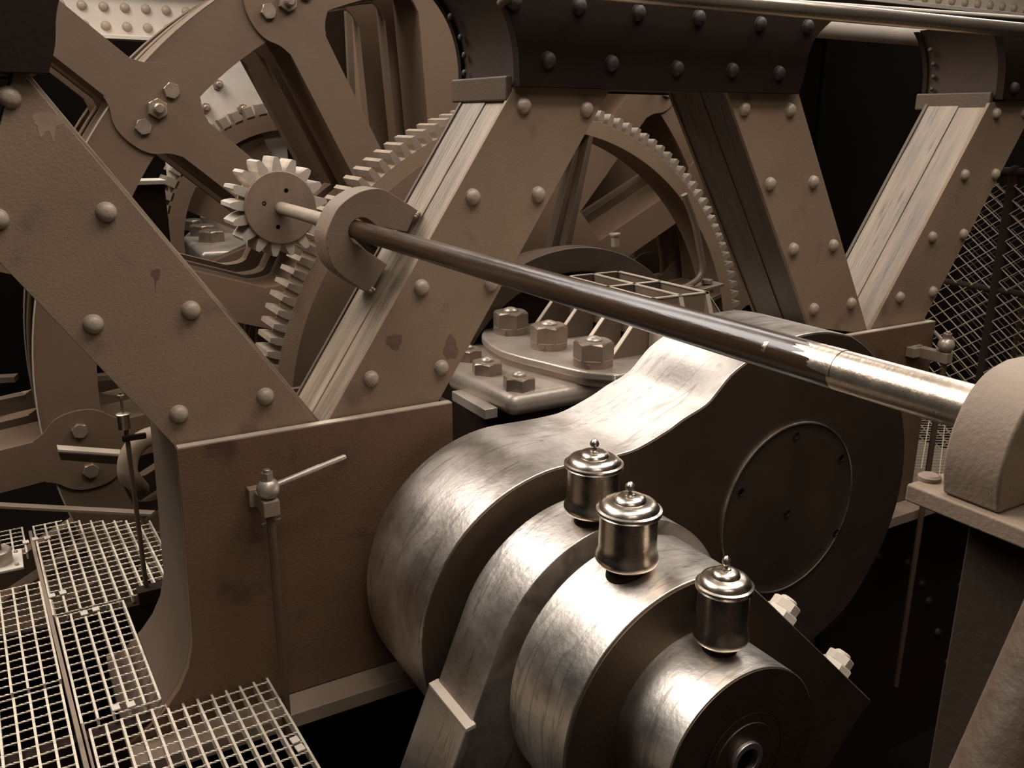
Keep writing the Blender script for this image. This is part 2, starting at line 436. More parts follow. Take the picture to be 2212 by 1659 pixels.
pedestal(2.547, 'brown box pedestal at the right behind the crank web, square bracket on its face')

# crosshead beams -----------------------------------------------------
def entab(xl, xr, label, rivets=(), small=(), collar=True):
    t = thing('riveted_beam', label, 'beam', ((xl+xr)/2, 2.35, 1.6), group='dark riveted beams over the braces')
    z0 = 1.592
    L = [(xl-.0, z0), (xl-.002, 1.66), (xl-.012, 1.72), (xl-.035, 1.78), (xl-.070, 1.83), (xl-.105, 1.864)]
    Rr = [(xr+.0, z0), (xr+.02, 1.65), (xr+.03, 1.71), (xr+.05, 1.76), (xr+.09, 1.80), (xr+.15, 1.84), (xr+.2, 1.864)]
    face = catmull(L, 4) + catmull(Rr, 4)[::-1]
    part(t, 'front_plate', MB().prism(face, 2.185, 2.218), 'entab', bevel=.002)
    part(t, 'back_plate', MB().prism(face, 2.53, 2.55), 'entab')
    core = [(p[0]+(.012 if i < len(face)/2 else -.012), p[1]+.006) for i, p in enumerate(face)]
    part(t, 'curved_web', MB().prism(core, 2.218, 2.53), 'entab_web')
    if collar:
        # angle collar where the brace enters, with its upstand
        part(t, 'collar', MB().box(xl-.022, xl+.0, 2.222, 2.56, 1.555, 1.622), 'paint_dk', bevel=.006)
    for p in rivets: piece(t, 'rivet', RIV_D, atY(p[0], p[1], 2.185))
    for (dx, z) in small: piece(t, 'rivet', RIV_S, (xl-.004-dx, 2.50, z), (0, 0, radians(-90)))
    return t
M['entab_web'] = mat('beam_web_paint', srgb(54, 40, 29), .65, 0, .16, 2.0, .25, 60, .08, spec=.3)
sm = [(0.0, 1.64), (.0, 1.69), (.012, 1.74), (.045, 1.795)]
entab(1.301, 2.385, 'dark riveted beam across the top centre joining two braces',
      [(1184, 130), (1321, 137), (1462, 148), (1581, 152), (1682, 158), (1110, 2), (1251, 13), (1379, 27), (1509, 38), (1642, 52), (1744, 57)], sm)
entab(3.531, 4.615, 'dark riveted beam at the top right corner above the pale boarded brace', [(2190, 190)], sm)
entab(-.95, .148, 'dark riveted beam end in the top left corner of the photo', [], [], False)

# handrail along the frame ---------------------------------------------
t = thing('handrail', 'polished steel handrail pipe running across the top right', 'handrail', (3.2, 2.08, 1.81))
part(t, 'rail_pipe', MB().tube([(.9+i*.4, 2.1, 1.838) for i in range(18)], .0262, 24), 'pipe')
b = MB()
for x in (1.25, 4.9): b.cyl((x, 2.1, 1.83), (x, 2.2, 1.80), .012, n=12)
part(t, 'rail_standoff', b, 'paint_dk')

# ================================================================== MAIN SHAFT GROUP
S = 1.085
AX, AZ = 1.885*S, 1.5-1.075*S
PX, PZ = 1.106*S, 1.5-1.174*S
YC = 1.62*S

# crank web -----------------------------------------------------------
t = thing('crank_web', 'large polished steel crank web with a round plug on its dark face', 'crank', ((AX+PX)/2, YC+.2, -.3))
up = xz([(1223, 1006), (1280, 995), (1337, 982), (1381, 967), (1442, 931), (1479, 904), (1526, 874), (1550, 847), (1580, 810), (1620, 778), (1665, 750), (1715, 729), (1759, 719), (1796, 718), (1840, 725.5)], YC)
ax_ = Vector((AX-PX, AZ-PZ)); Lc = ax_.length; ux = ax_/Lc; vx = Vector((-ux.y, ux.x))
up = catmull(up, 3)
loc = [((Vector(p)-Vector((PX, PZ))).dot(ux), (Vector(p)-Vector((PX, PZ))).dot(vx)) for p in up]
rp = .394*S
a_end = atan2(loc[0][1], loc[0][0]); rp0 = hypot(*loc[0])
half = []
for i in range(25):
    a = pi - (pi - a_end)*i/24; rr = rp + (rp0-rp)*max(0, (i-12)/12)
    half.append((rr*cos(a), rr*sin(a)))
half += loc[1:]
lu, lv = loc[-1]
a0 = atan2(lv, lu-Lc); r0 = hypot(lv, lu-Lc)
for i in range(1, 33):
    a = a0*(1-i/32); rr = r0 + (.515*S-r0)*min(1, i/10)
    half.append((Lc + rr*cos(a), rr*sin(a)))
full = half + [(p[0], -p[1]) for p in half[::-1][1:-1]]
wp = [(PX + ux.x*p[0] + vx.x*p[1], PZ + ux.y*p[0] + vx.y*p[1]) for p in full]
YW = YC + .37
part(t, 'web_body', MB().prism(wp, YC+.004, YW), 'steel', bevel=.004, seg=3)
ins = []
for i, p in enumerate(wp):
    q0 = Vector(wp[i-1]); q1 = Vector(wp[(i+1) % len(wp)]); d = (q1-q0).normalized(); n = Vector((d.y, -d.x))
    c = Vector(((AX+PX)/2, (AZ+PZ)/2))
    ins.append(tuple(Vector(p) + (Vector((-d.y, d.x)) if (Vector((-d.y, d.x))).dot(Vector((PX+ux.x*max(0, min(Lc, (Vector(p)-Vector((PX, PZ))).dot(ux))), PZ+ux.y*max(0, min(Lc, (Vector(p)-Vector((PX, PZ))).dot(ux)))))-Vector(p)) > 0 else n)*.005))
part(t, 'front_face', MB().prism(ins, YC, YC+.02), 'steel_dk', label='dull brown machined face of the crank')
rd = .2632*S
part(t, 'shaft_plug', MB().lathe((AX, YC, AZ), (0, -1, 0), [(rd, -.01), (rd, .001), (rd-.004, .0045), (rd-.007, .003), (rd-.03, .003), (.002, .003)], 96), 'steel_dk')
part(t, 'plug_rim', MB().ring(AX, AZ, rd-.0035, rd+.001, YC-.006, YC+.001, n=120), 'steel', label='thin bright rim of the plug')
hole = shared('screw', MB().lathe((0, 0, 0), (0, -1, 0), [(.014, 0), (.014, .003), (.011, .0035), (.009, -.004), (.002, -.004)], 16), 'iron_dk')
for p in ((1720, 940), (1817, 988), (1600, 1062), (1700, 1108), (1805, 1150)):
    q = atY(p[0], p[1], YC-.003); piece(t, 'screw', hole, q)

# connecting rods and crank pin -----------------------------------------
def circ(cx, cz, r, a0, a1, n):
    return [(cx + r*cos(radians(a0+(a1-a0)*i/n)), cz + r*sin(radians(a0+(a1-a0)*i/n))) for i in range(n+1)]
Y1f, Y1b = 1.41*S, 1.575*S
r1 = .328*S
t = thing('connecting_rod', 'polished connecting rod with a stepped leg running down left beside the crank', 'rod', (PX-.35, Y1f, -.9))
arc = circ(PX, PZ, r1, -20, 158, 60)
ta = arc[-1]; dl = (-.375, -.927)
leg = [(ta[0]+dl[0]*1.4, ta[1]+dl[1]*1.4), (ta[0]+dl[0]*1.4+.42, ta[1]+dl[1]*1.4-.1)]
part(t, 'rod_eye', MB().prism(arc + leg, Y1f, Y1b), 'steel', bevel=.003)
sx = -.0
k = .205
p0 = (ta[0]+dl[0]*k, ta[1]+dl[1]*k)
stp = [(p0[0]+.002, p0[1]), (p0[0]-.020, p0[1]-.004), (p0[0]-.020+dl[0]*1.2, p0[1]-.004+dl[1]*1.2), (p0[0]+.04+dl[0]*1.2, p0[1]+dl[1]*1.2)]
part(t, 'stepped_leg', MB().prism(stp, Y1f-.012, Y1b+.01), 'steel', bevel=.005)
bead = [(p0[0]+.006, p0[1]+.006), (p0[0]-.021, p0[1]+.001), (p0[0]-.021, p0[1]-.010), (p0[0]+.006, p0[1]-.006)]
part(t, 'step_edge', MB().prism(bead, Y1f-.013, Y1b+.008), 'edge', bevel=.002, label='bright edge of the step')

Y2f, Y2b = 1.155*S, 1.365*S
r2 = .308*S
t = thing('connecting_rod', 'polished connecting rod big end in the middle with two pale nuts on its right shoulder', 'rod', (PX+.3, Y2f, -.9))
c0 = atY(1640, 1279, Y2f); c1 = atY(1885, 1515, Y2f); c2 = atY(1863, 1530, Y2f)
ed = Vector((c1.x-c0.x, c1.z-c0.z)).normalized(); en = Vector((-ed.y, ed.x)); 
if en.x < 0: en = -en
an = degrees(atan2(en.y, en.x))
dist = (Vector((c1.x, c1.z)) - Vector((PX, PZ))).dot(en)
A0 = circ(PX, PZ, r2, 215, an+22, 60)
outl = A0 + [(PX+en.x*dist, PZ+en.y*dist), (c1.x, c1.z), (c2.x-.0, c2.z-.02), (c2.x-.25, c2.z-.3), (PX+.2, -.9), (PX-.2, -.9)]
part(t, 'big_end', MB().prism(outl, Y2f+.004, Y2b), 'steel', bevel=.004)
fo = [(p[0]*1.0, p[1]) for p in outl]
cc = Vector((PX+.15, PZ-.15))
fo = [tuple(cc + (Vector(p)-cc)*.988) for p in outl]
part(t, 'front_face', MB().prism(fo, Y2f, Y2f+.02), 'steel_dk', label='dull brown front face')
ndir = Vector((en.x, 0, en.y))
Yn = Y2f+.085
for (px, py) in ((1690, 1318), (1806, 1436)):
    q = atY(px, py, Yn)
    pp = Vector((PX, Yn, PZ)) + ndir*dist + Vector((ed.x, 0, ed.y))*((Vector((q.x, q.z))-Vector((PX, PZ))).dot(ed))
    b = MB(); b.hexnut(pp, ndir, .043, .026, .2); b.hexnut(pp+ndir*.027, ndir, .036, .024, .5); b.lathe(pp+ndir*.05, ndir, [(.022, 0), (.022, .006), (.017, .010)], 20)
    part(t, 'locknut', b, 'pale', smooth=False, org=pp)

t = thing('crank_pin', 'round steel crank pin end cap with recessed centre in the foreground', 'crank pin', (PX, 1.0*S, PZ-.2))
part(t, 'pin_shaft', MB().lathe((PX, Y2f-.01, PZ), (0, 1, 0), [(.17, 0), (.17, YC-Y2f+.02)], 64), 'steel_dk')
rc = .191*S; Ycp = 1.0*S
part(t, 'end_cap', MB().lathe((PX, Y2f, PZ), (0, -1, 0), [(rc, -.004), (rc, Y2f-Ycp-.002), (rc-.003, Y2f-Ycp)], 96), 'steel')
b = MB(); b.ring(PX, PZ, .100*S, rc-.003, Ycp-.0015, Ycp+.001, n=96)
part(t, 'cap_face', b, 'steel_dk')
part(t, 'recess', MB().lathe((PX, Ycp-.002, PZ), (0, -1, 0), [(.100*S, -.002), (.100*S, .0015), (.094*S, -.0)], 64), 'black')
b = MB(); b.ring(PX, PZ, .078*S, .099*S, Ycp-.004, Ycp, n=64); b.ring(PX, PZ, .040*S, .078*S, Ycp-.007, Ycp, n=64)
part(t, 'recess_ring', b, 'steel_dk', bevel=.002)
part(t, 'centre_boss', MB().ring(PX, PZ, .027*S, .040*S, Ycp-.016, Ycp, n=48), 'steel', bevel=.002)
b = MB(); q = atY(1481, 1580, Ycp+.01)
part(t, 'oil_hole', MB().sphere((PX-rc*.985, Ycp+.025, PZ+.035), .006, 10, 6), 'black')
# small pointed stud right of the cap
q = atY(1748, 1630, 1.09*S)

# oil cups ---------------------------------------------------------------
def oil_cup(base, r, label, kr=1.16, kh=.985):
    # the cup stands on a cylinder of radius r about the pin: meet the sight line with that cylinder
    rr_ = ray(*base); ox, oz = CAM.x-PX, CAM.z-PZ
    A_ = rr_.x**2+rr_.z**2; B_ = 2*(rr_.x*ox+rr_.z*oz); C_ = ox*ox+oz*oz-r*r
    tt = (-B_-sqrt(max(0, B_*B_-4*A_*C_)))/(2*A_); o = CAM+rr_*tt
    t = thing('oil_cup', label, 'oil cup', o, group='polished oil cups on the crank pin bearings')
    L = lambda prof: [(a*kr, h*kh) for a, h in prof]
    part(t, 'neck', MB().lathe(o, (0, 0, 1), L([(.040, -.03), (.036, .004), (.030, .014), (.030, .020)]), 32), 'iron_dk')
    part(t, 'cup_body', MB().lathe(o, (0, 0, 1), L([(.020, .014), (.036, .015), (.048, .019), (.0565, .027), (.0592, .035), (.0585, .043), (.0560, .051), (.0542, .059), (.0535, .070), (.0530, .150), (.048, .152)]), 48), 'brass')
    part(t, 'lid', MB().lathe(o, (0, 0, 1), L([(.053, .148), (.0575, .149), (.0600, .152), (.0580, .155), (.0605, .158), (.0600, .1615), (.055, .164), (.053, .170), (.048, .177), (.040, .1805), (.031, .182), (.029, .188), (.024, .193), (.014, .196), (.004, .197)]), 48), 'brass')
    part(t, 'knob', MB().lathe(o, (0, 0, 1), L([(.0115, .196), (.010, .199), (.0045, .201), (.0040, .204), (.0085, .209), (.0095, .2145), (.0085, .220), (.0045, .2265), (.0005, .229)]), 24), 'brass')
    return t
oil_cup((1279, 1120), r1, 'polished oil cup furthest back, on the stepped connecting rod', 1.18, .90)
oil_cup((1353, 1231), r2, 'polished oil cup in the middle, overlapping the one behind it', 1.20, .925)
oil_cup((1554, 1399), rc, 'polished oil cup nearest the camera, standing on the round end cap', 1.0, .945)

# pillow block --------------------------------------------------------
def zz(z): return 1.5-(1.5-z)*S
BX = 1.925*S
t = thing('bearing_block', 'pale cast iron main bearing block with big nuts and a ribbed open cap', 'bearing', (BX, 2.45*S, zz(.0)))
ZF = zz(.77); ZL = zz(.722)
pf = atZ(1104, 858, ZL); pl_ = atZ(970, 801, ZL)
lo = [(pf.x, pf.y), (pl_.x, pl_.y), (pl_.x+.18, pl_.y+.38), (2*BX-pl_.x-.18, pl_.y+.38), (2*BX-pl_.x, pl_.y), (2*BX-pf.x, pf.y)]
part(t, 'lower_cap', MB().prismz(lo, ZL-.075, ZL), 'cast', bevel=.034, seg=5)
part(t, 'column', MB().box(pf.x+.05, 2*BX-pf.x-.05, pf.y+.06, pl_.y+.3, -.9, ZL-.069), 'iron_dk', bevel=.01)
part(t, 'side_lug', MB().obox((pl_.x-.0, (pf.y+pl_.y)/2, ZL-.07), (.025, 0, 0), (0, .12, 0), (0, 0, .018)), 'cast', bevel=.004)
fl = []
cx_, cy_ = BX, 2.43*S
pts = [(atZ(x, y, ZF).x, atZ(x, y, ZF).y) for x, y in ((1336, 809), (1302, 806), (1250, 800), (1171, 781), (1119, 768), (1074, 753), (1045, 732), (1041, 719), (1050, 706), (1072, 697))]
cm = catmull(pts, 4); cyf = (pts[0][1]+pts[-1][1])/2
fl = cm + [(2*BX-p[0], p[1]) for p in cm[::-1]]
part(t, 'flange_step', MB().prismz([(BX+(p[0]-BX)*.965, cyf+(p[1]-cyf)*.97) for p in fl], ZL-.002, ZF-.029), 'cast')
part(t, 'flange', MB().prismz(fl, ZF-.030, ZF), 'cast', bevel=.011, seg=3)
# ribbed open-topped box, its walls leaning outwards to the flange
xa, xb = 1.805*S, 2.045*S; ya, yb = 2.186*S, 2.68*S; zt = zz(.953); zb = ZF
xa2, xb2, ya2, yb2 = xa-.17, xb+.17, ya-.03, yb+.02
th = .010
def wall(p, q, p2, q2, n):            # top edge p-q, bottom edge p2-q2, thickness along n
    n = Vector(n)*th
    P = [Vector(v) for v in (p, q, q2, p2)]
    return [*P, *[v+n for v in P]], [(0,1,2,3),(7,6,5,4),(0,4,5,1),(1,5,6,2),(2,6,7,3),(3,7,4,0)]
b = MB()
b.add(*wall((xa, ya, zt), (xa, yb, zt), (xa+.0, ya, zb), (xa+.0, yb, zb), (1, 0, 0)))
b.add(*wall((xb, ya, zt), (xb, yb, zt), (xb, ya, zb), (xb, yb, zb), (-1, 0, 0)))
b.add(*wall((xa, ya, zt), (xb, ya, zt), (xa, ya, zb), (xb, ya, zb), (0, 1, 0)))
b.add(*wall((xa, yb, zt), (xb, yb, zt), (xa, yb, zb), (xb, yb, zb), (0, -1, 0)))
part(t, 'cap_box', b, 'cast_dk')
part(t, 'box_floor', MB().box(xa, xb, ya, yb, zb-.01, zb+.05), 'cast_dk')
for f in (.5,):
    y = ya+(yb-ya)*f
    part(t, 'cross_rib', MB().box(xa+th, xb-th, y-.006, y+.006, zb, zt), 'cast_dk')
xm = (xa+xb)/2
part(t, 'long_rib', MB().box(xm-.006, xm+.006, ya+th, yb-th, zb, zt-.001), 'cast_dk')
# bright machined top edges
b = MB(); e = .003
for (x0, x1, y0, y1) in ((xa-.003, xa+.014, ya-.003, yb+.003), (xb-.014, xb+.003, ya-.003, yb+.003), (xa, xb, ya-.003, ya+.012), (xa, xb, yb-.012, yb+.003), (xm-.008, xm+.008, ya, yb)):
    b.box(x0, x1, y0, y1, zt-.001, zt+e)
for f in (.5,): y = ya+(yb-ya)*f; b.box(xa, xb, y-.009, y+.009, zt-.001, zt+e)
part(t, 'machined_edge', b, 'edge', label='bright edges of the open ribs')
for f in (0.02, .33, .66, .98):
    y = ya+(yb-ya)*f
    for (s_, xx) in ((-1, xa), (1, xb)):
        P = [(xx, zt-.002), (xx, zb), (xx+s_*.165, zb), (xx+s_*.02, zt-.03)]
        o = part(t, 'gusset_rib', MB().prism([(p[0], p[1]) for p in P], y-.006, y+.006), 'cast_dk')
        d = (s_*.145, -(zt-.03-zb))
        part(o, 'rib_edge', MB().prism([(xx+s_*.02, zt-.028), (xx+s_*.165, zb+.002), (xx+s_*.170, zb+.002), (xx+s_*.024, zt-.026), (xx, zt), (xx, zt-.004)], y-.0095, y+.0095), 'edge')
for x in (xa+.004, xm, xb-.004):
    P = [(x, ya-.0), (x, ya-.055)]
    b = MB(); h_ = .0095; b.add([(x-h_, ya, zt-.002), (x-h_, ya-.07, zb+.02), (x-h_, ya-.07, zb), (x-h_, ya, zb), (x+h_, ya, zt-.002), (x+h_, ya-.07, zb+.02), (x+h_, ya-.07, zb), (x+h_, ya, zb)],
                    [(0,1,2,3),(7,6,5,4),(0,4,5,1),(1,5,6,2),(2,6,7,3)])
    part(t, 'gusset_rib', b, 'edge')
def big_nut(px, py, Z, r, h, collar_h, rt):
    q = atZ(px, py, Z)
    o = thing_nut = None
    b = MB()
    if collar_h: b.lathe(q, (0, 0, 1), [(r*1.0, -.004), (r*1.0, collar_h), (r*.97, collar_h+.001)], 40)
    b.hexnut(q+Vector((0, 0, collar_h)), (0, 0, 1), r*1.02, h, rt)
    n = part(t, 'nut', b, 'nut', smooth=False, org=q)
    part(n, 'stud_end', MB().lathe(q+Vector((0, 0, collar_h+h)), (0, 0, 1), [(r*.42, -.002), (r*.42, .004), (r*.36, .009), (r*.2, .014), (r*.03, .016)], 24), 'cast')
    if collar_h:
        v = Vector((-.75, -.66, 0)); part(n, 'set_screw', MB().lathe(q+v*r*.98+Vector((0, 0, collar_h*.5)), v, [(.006, 0), (.006, .006), (.003, .007)], 8), 'nut')
for (px, py) in ((1103, 718), (1185, 750), (1281, 788)): big_nut(px, py, ZF, .0625*S, .060, .026, .35)
for (px, py) in ((1052, 805), (1121, 838), (1010, 776)): big_nut(px, py, ZL, .050*S, .042, 0, .2)

# main shaft, collars ------------------------------------------------
t = thing('main_shaft', 'main engine shaft with big ring collars behind the bearing block', 'shaft', (AX, 3, AZ-.6))
part(t, 'shaft_core', MB().lathe((AX, YW-.02, AZ), (0, 1, 0), [(.2, 0), (.2, 3.25)], 48), 'iron_dk')
def collar(ro, ri, y0, y1, web):
    b = MB().ring(AX, AZ, ri, ro, y0, y1, n=120)
    o = part(t, 'collar_ring', b, 'ring', bevel=.004)
    if web: part(o, 'collar_web', MB().ring(AX, AZ, .19, ri+.002, y0+.03, y1-.01, n=90), 'iron_dk')
collar(.622*S, .53*S, 2.74*S, 2.82*S, True)
collar(.60*S, .52*S, 2.88*S, 2.93*S, True)

q = atY(1330, 514, 2.78*S)
part(t, 'grease_stud', MB().lathe((q.x, q.y, q.z-.035), (-.1, 0, 1), [(.018, 0), (.018, .045), (.024, .047), (.024, .054), (.02, .056)], 20), 'cast')
t = thing('strap_bracket', 'small curved strap with two nuts by the lower right of the gear wheel', 'bracket', atY(1525, 640, 2.9))
sp = catmull([(1478, 420), (1500, 480), (1512, 540), (1518, 580), (1505, 606), (1470, 626)], 4)
part(t, 'strap', MB().tube([atY(x, y, 2.9) for x, y in sp], .014, 10), 'cast_dk')
fp = [atY(*p, 2.9) for p in ((1470, 628), (1548, 606))]
part(t, 'foot', MB().obox((fp[0]+fp[1])/2-Vector((0, 0, .012)), (fp[1]-fp[0])/2, (0, .05, 0), (0, 0, .008)), 'cast_dk', bevel=.004)
for f in (.18, .72):
    c_ = fp[0]+(fp[1]-fp[0])*f; part(t, 'nut', MB().hexnut(c_, (0, 0, 1), .026, .018, .3), 'nut', smooth=False, org=c_)
part(t, 'post', MB().box((fp[0].x+fp[1].x)/2-.03, (fp[0].x+fp[1].x)/2+.03, 2.88, 2.94, -2.0, fp[0].z-.03), 'iron_dk')

# big toothed gear ------------------------------------------------------
YG = 3.0*S
t = thing('gear_wheel', 'large spoked gear wheel with square teeth behind the centre brace', 'gear', (AX, YG, AZ-1.16*S))
RI, RO, RT = 1.047*S, 1.108*S, 1.155*S
GW = .17
part(t, 'rim', MB().ring(AX, AZ, RI, RO, YG, YG+GW, n=180), 'gear_rim' if 'gear_rim' in M else 'paint', bevel=.003)
NT = 144
tb = MB(); hw0 = RO*pi/NT*.56; hw1 = hw0*.62; hh = RT-RO
vs_ = []
for y in (0, GW):
    vs_ += [(-hw0, y, -.004), (hw0, y, -.004), (hw0*.95, y, hh*.45), (hw1, y, hh), (-hw1, y, hh), (-hw0*.95, y, hh*.45)]
tb.add(vs_, [(0,1,2,3,4,5), (11,10,9,8,7,6)] + [(i, i+6, (i+1) % 6+6, (i+1) % 6) for i in range(6)])
TOOTH = shared('tooth', tb, 'gear', False)
for i in range(NT):
    a = 2*pi*i/NT + radians(.35)
    piece(t, 'tooth', TOOTH, (AX+RO*cos(a), YG+.0, AZ+RO*sin(a)), (0, pi/2-a, 0))
for k in range(6):
    a = radians(76.8 + 60*k); c, s_ = cos(a), sin(a)
    P = lambda r, w: (AX + r*c - w*s_, AZ + r*s_ + w*c)
    b = MB()
    b.prism([P(.28, -.065), P(RI+.004, -.030), P(RI+.004, .030), P(.28, .065)], YG+.055, YG+.095)
    b.prism([P(.28, -.022), P(RI+.004, -.012), P(RI+.004, .012), P(.28, .022)], YG+.0, YG+.15)
    part(t, 'spoke', b, 'paint_dk', bevel=.004)
part(t, 'hub', MB().ring(AX, AZ, .195, .31, YG-.03, YG+.2, n=64), 'paint_dk', bevel=.006)

# ---------------------------------------------------------------- wheels
HW = .084*S
def wheel(Y0, label, detail, depth=.28):
    t = thing('spoked_wheel', label, 'wheel', (AX, Y0, AZ-1.84*S), group='big spoked wheels behind the frame')
    D = depth
    ri, ro = 1.612*S, 1.835*S
    part(t, 'rim', MB().ring(AX, AZ, ri, ro, Y0+.012, Y0+D, n=160), 'wheel', bevel=.003)
    part(t, 'rim_flange', MB().ring(AX, AZ, ri+.001, ro-.001, Y0+.004, Y0+.0125, n=160), 'wheel')
    # hub web with rounded slot ends between the spokes
    N = 16; ph = 26.5; rh = .93*S; outl = []
    part(t, 'hub_web', MB().ring(AX, AZ, .215, rh, Y0-.012, Y0+D, n=128), 'wheel')
    # rounded end of the slot between the two arms over the left pedestal
    a1 = radians(ph+22.5*5) + math.asin(HW/rh); a2 = radians(ph+22.5*6) - math.asin(HW/rh)
    sl = []
    for q in range(0, 25):
        u = q/24; e_ = abs(2*u-1); rr = rh-.004 + .17*(e_**4)*(1 if u < .5 else .75)
        hwa = math.asin(HW/rr)
        b1 = radians(ph+112.5) + hwa - .01; b2 = radians(ph+135) - hwa + .01
        sl.append((AX+rr*cos(b1+(b2-b1)*u), AZ+rr*sin(b1+(b2-b1)*u)))
    lo_ = [(AX+(rh-.01)*cos(a1+(a2-a1)*u), AZ+(rh-.01)*sin(a1+(a2-a1)*u)) for u in (1.1, .8, .6, .4, .2, -.1)]
    part(t, 'slot_fillet', MB().prism(sl+lo_, Y0-.0115, Y0+D-.001), 'wheel')
    part(t, 'rim_edge', MB().ring(AX, AZ, ro-.004, ro+.002, Y0-.0005, Y0+.006, n=160), 'edge', label='bright outer edge of the rim')
    for k in range(N):
        a = radians(ph + 22.5*k); c, s_ = cos(a), sin(a)
        if k == 7: a = radians(186.3); c, s_ = cos(a), sin(a)
        P = lambda r, w: (AX + r*c - w*s_, AZ + r*s_ + w*c)
        top = []
        for (r, w_) in [(rh-.004, HW), (1.155*S, HW), (1.49*S, HW), (1.535*S, HW*1.06), (1.575*S, HW*1.30), (1.61*S, HW*1.68), (1.65*S, HW*1.9), (1.70*S, HW*1.97), (1.75*S, HW*1.9), (1.79*S, HW*1.68), (1.825*S, HW*1.30), (1.865*S, HW*1.06), (1.91*S, HW), (2.42*S, HW)]:
            top.append((r, w_))
        top = catmull(top, 4)
        pl = [P(r, w_) for r, w_ in top] + [P(r, -w_) for r, w_ in top[::-1]]
        b = MB(); b.prism(pl, Y0-.0125, Y0+.003)
        b.prism([P(rh-.002, HW-.003), P(1.611*S, HW-.003), P(1.611*S, -HW+.003), P(rh-.002, -HW+.003)], Y0+.0031, Y0+D)
        b.prism([P(1.836*S, HW-.003), P(2.42*S, HW-.003), P(2.42*S, -HW+.003), P(1.836*S, -HW+.003)], Y0+.0031, Y0+D)
        o = part(t, 'spoke', b, 'wheel', bevel=.0022 if detail else 0)
        if detail:
            for j, w_ in enumerate((-.087*S, 0, .087*S)):
                q = P(1.70*S, w_)
                if k == 7 and j == 1: continue
                piece(o, 'bolt', HEXS if j == 1 else HEXB, (q[0], Y0-.012, q[1]), (0, .3*j, 0))
    return t
YWH = 3.7*S
wheel(YWH, 'nearest big spoked wheel with lobed bolted arms at the upper left', True)
wheel(YWH+.40, 'second big spoked wheel just behind the nearest one', False, .10)
wheel(YWH+.76, 'furthest big spoked wheel behind the other two', False, .08)

# ================================================================== TURNING GEAR: pinion and long shaft
rq = atY(772, 497, YR); RX, RZ = rq.x, rq.z
YP = 3.10
k = YR/2.28
t = thing('pinion', 'small pale pinion gear with coarse teeth on the end of the long shaft', 'gear', (RX, YP, RZ-.17))
part(t, 'side_disc', MB().lathe((RX, YP, RZ), (0, 1, 0), [(.119*k, 0), (.1215*k, .002), (.1215*k, .012)], 72), 'disc')
part(t, 'gear_body', MB().lathe((RX, YP+.012, RZ), (0, 1, 0), [(.110*k, 0), (.110*k, .15)], 60), 'gear')
tb = MB(); w0, w1, h0 = .0165*k, .009*k, .056*k
vs_ = []
for y in (.014, .15):
    vs_ += [(-w0, y, -.004), (w0, y, -.004), (w0*.98, y, h0*.4), (w1*1.25, y, h0*.8), (w1*.7, y, h0), (-w1*.7, y, h0), (-w1*1.25, y, h0*.8), (-w0*.98, y, h0*.4)]
tb.add(vs_, [tuple(range(8)), tuple(range(15, 7, -1))] + [(i, i+8, (i+1) % 8+8, (i+1) % 8) for i in range(8)])
PT = shared('tooth', tb, 'pale_metal', False)
for i in range(17):
    a = radians(90.5 + i*360/17)
    piece(t, 'tooth', PT, (RX+.110*k*cos(a), YP, RZ+.110*k*sin(a)), (0, pi/2-a, 0))
hl = shared('screw_hole', MB().lathe((0, 0, 0), (0, -1, 0), [(.0075, 0), (.0075, .0012), (.005, .0014), (.004, -.0)], 16), 'black')
for (x, y) in ((1722, 343), (1494, 478), (1638, 722)):
    q = atY(260+x/4.809, 340+y/4.809, YP); piece(t, 'screw_hole', hl, q)
t = thing('drive_shaft', 'long slanting round shaft, dark paint worn to bright metal at the near end', 'shaft', (RX, 1.4, RZ))
part(t, 'painted_length', MB().lathe((RX, .70, RZ), (0, 1, 0), [(.0262, 0), (.0262, YR-.70+.02)], 40), 'shaftpaint')
part(t, 'bare_end', MB().lathe((RX, .20, RZ), (0, 1, 0), [(.0258, 0), (.0258, .505)], 40), 'pipe', label='bare bright near end')
random.seed(11)
def shell_patch(th0, th1, ya_, yb_, jag, r=.0265):
    n = 22; b = MB(); vs = []; y_lo = []; y_hi = []
    for i in range(n+1):
        e_ = sin(pi*i/n)**.5
        y_lo.append(ya_); y_hi.append(ya_ + (yb_-ya_)*e_*(1-jag*random.random()))
    for i in range(n+1):
        a = radians(th0+(th1-th0)*i/n)
        for y in (y_lo[i], y_hi[i]): vs.append((RX+r*cos(a), y, RZ+r*sin(a)))
    return b.add(vs, [(2*i, 2*i+2, 2*i+3, 2*i+1) for i in range(n)], True)
part(t, 'worn_patch', shell_patch(70, 185, .695, .765, .45), 'pipe', label='bare metal patch where the paint has worn off')
part(t, 'worn_patch', shell_patch(140, 175, .80, .812, .7), 'pipe', label='small bare chip in the paint')
part(t, 'pinion_end', MB().lathe((RX, YR+.02, RZ), (0, 1, 0), [(.022, 0), (.022, YP-YR), (.022, YP-YR+.1)], 32), 'gear')

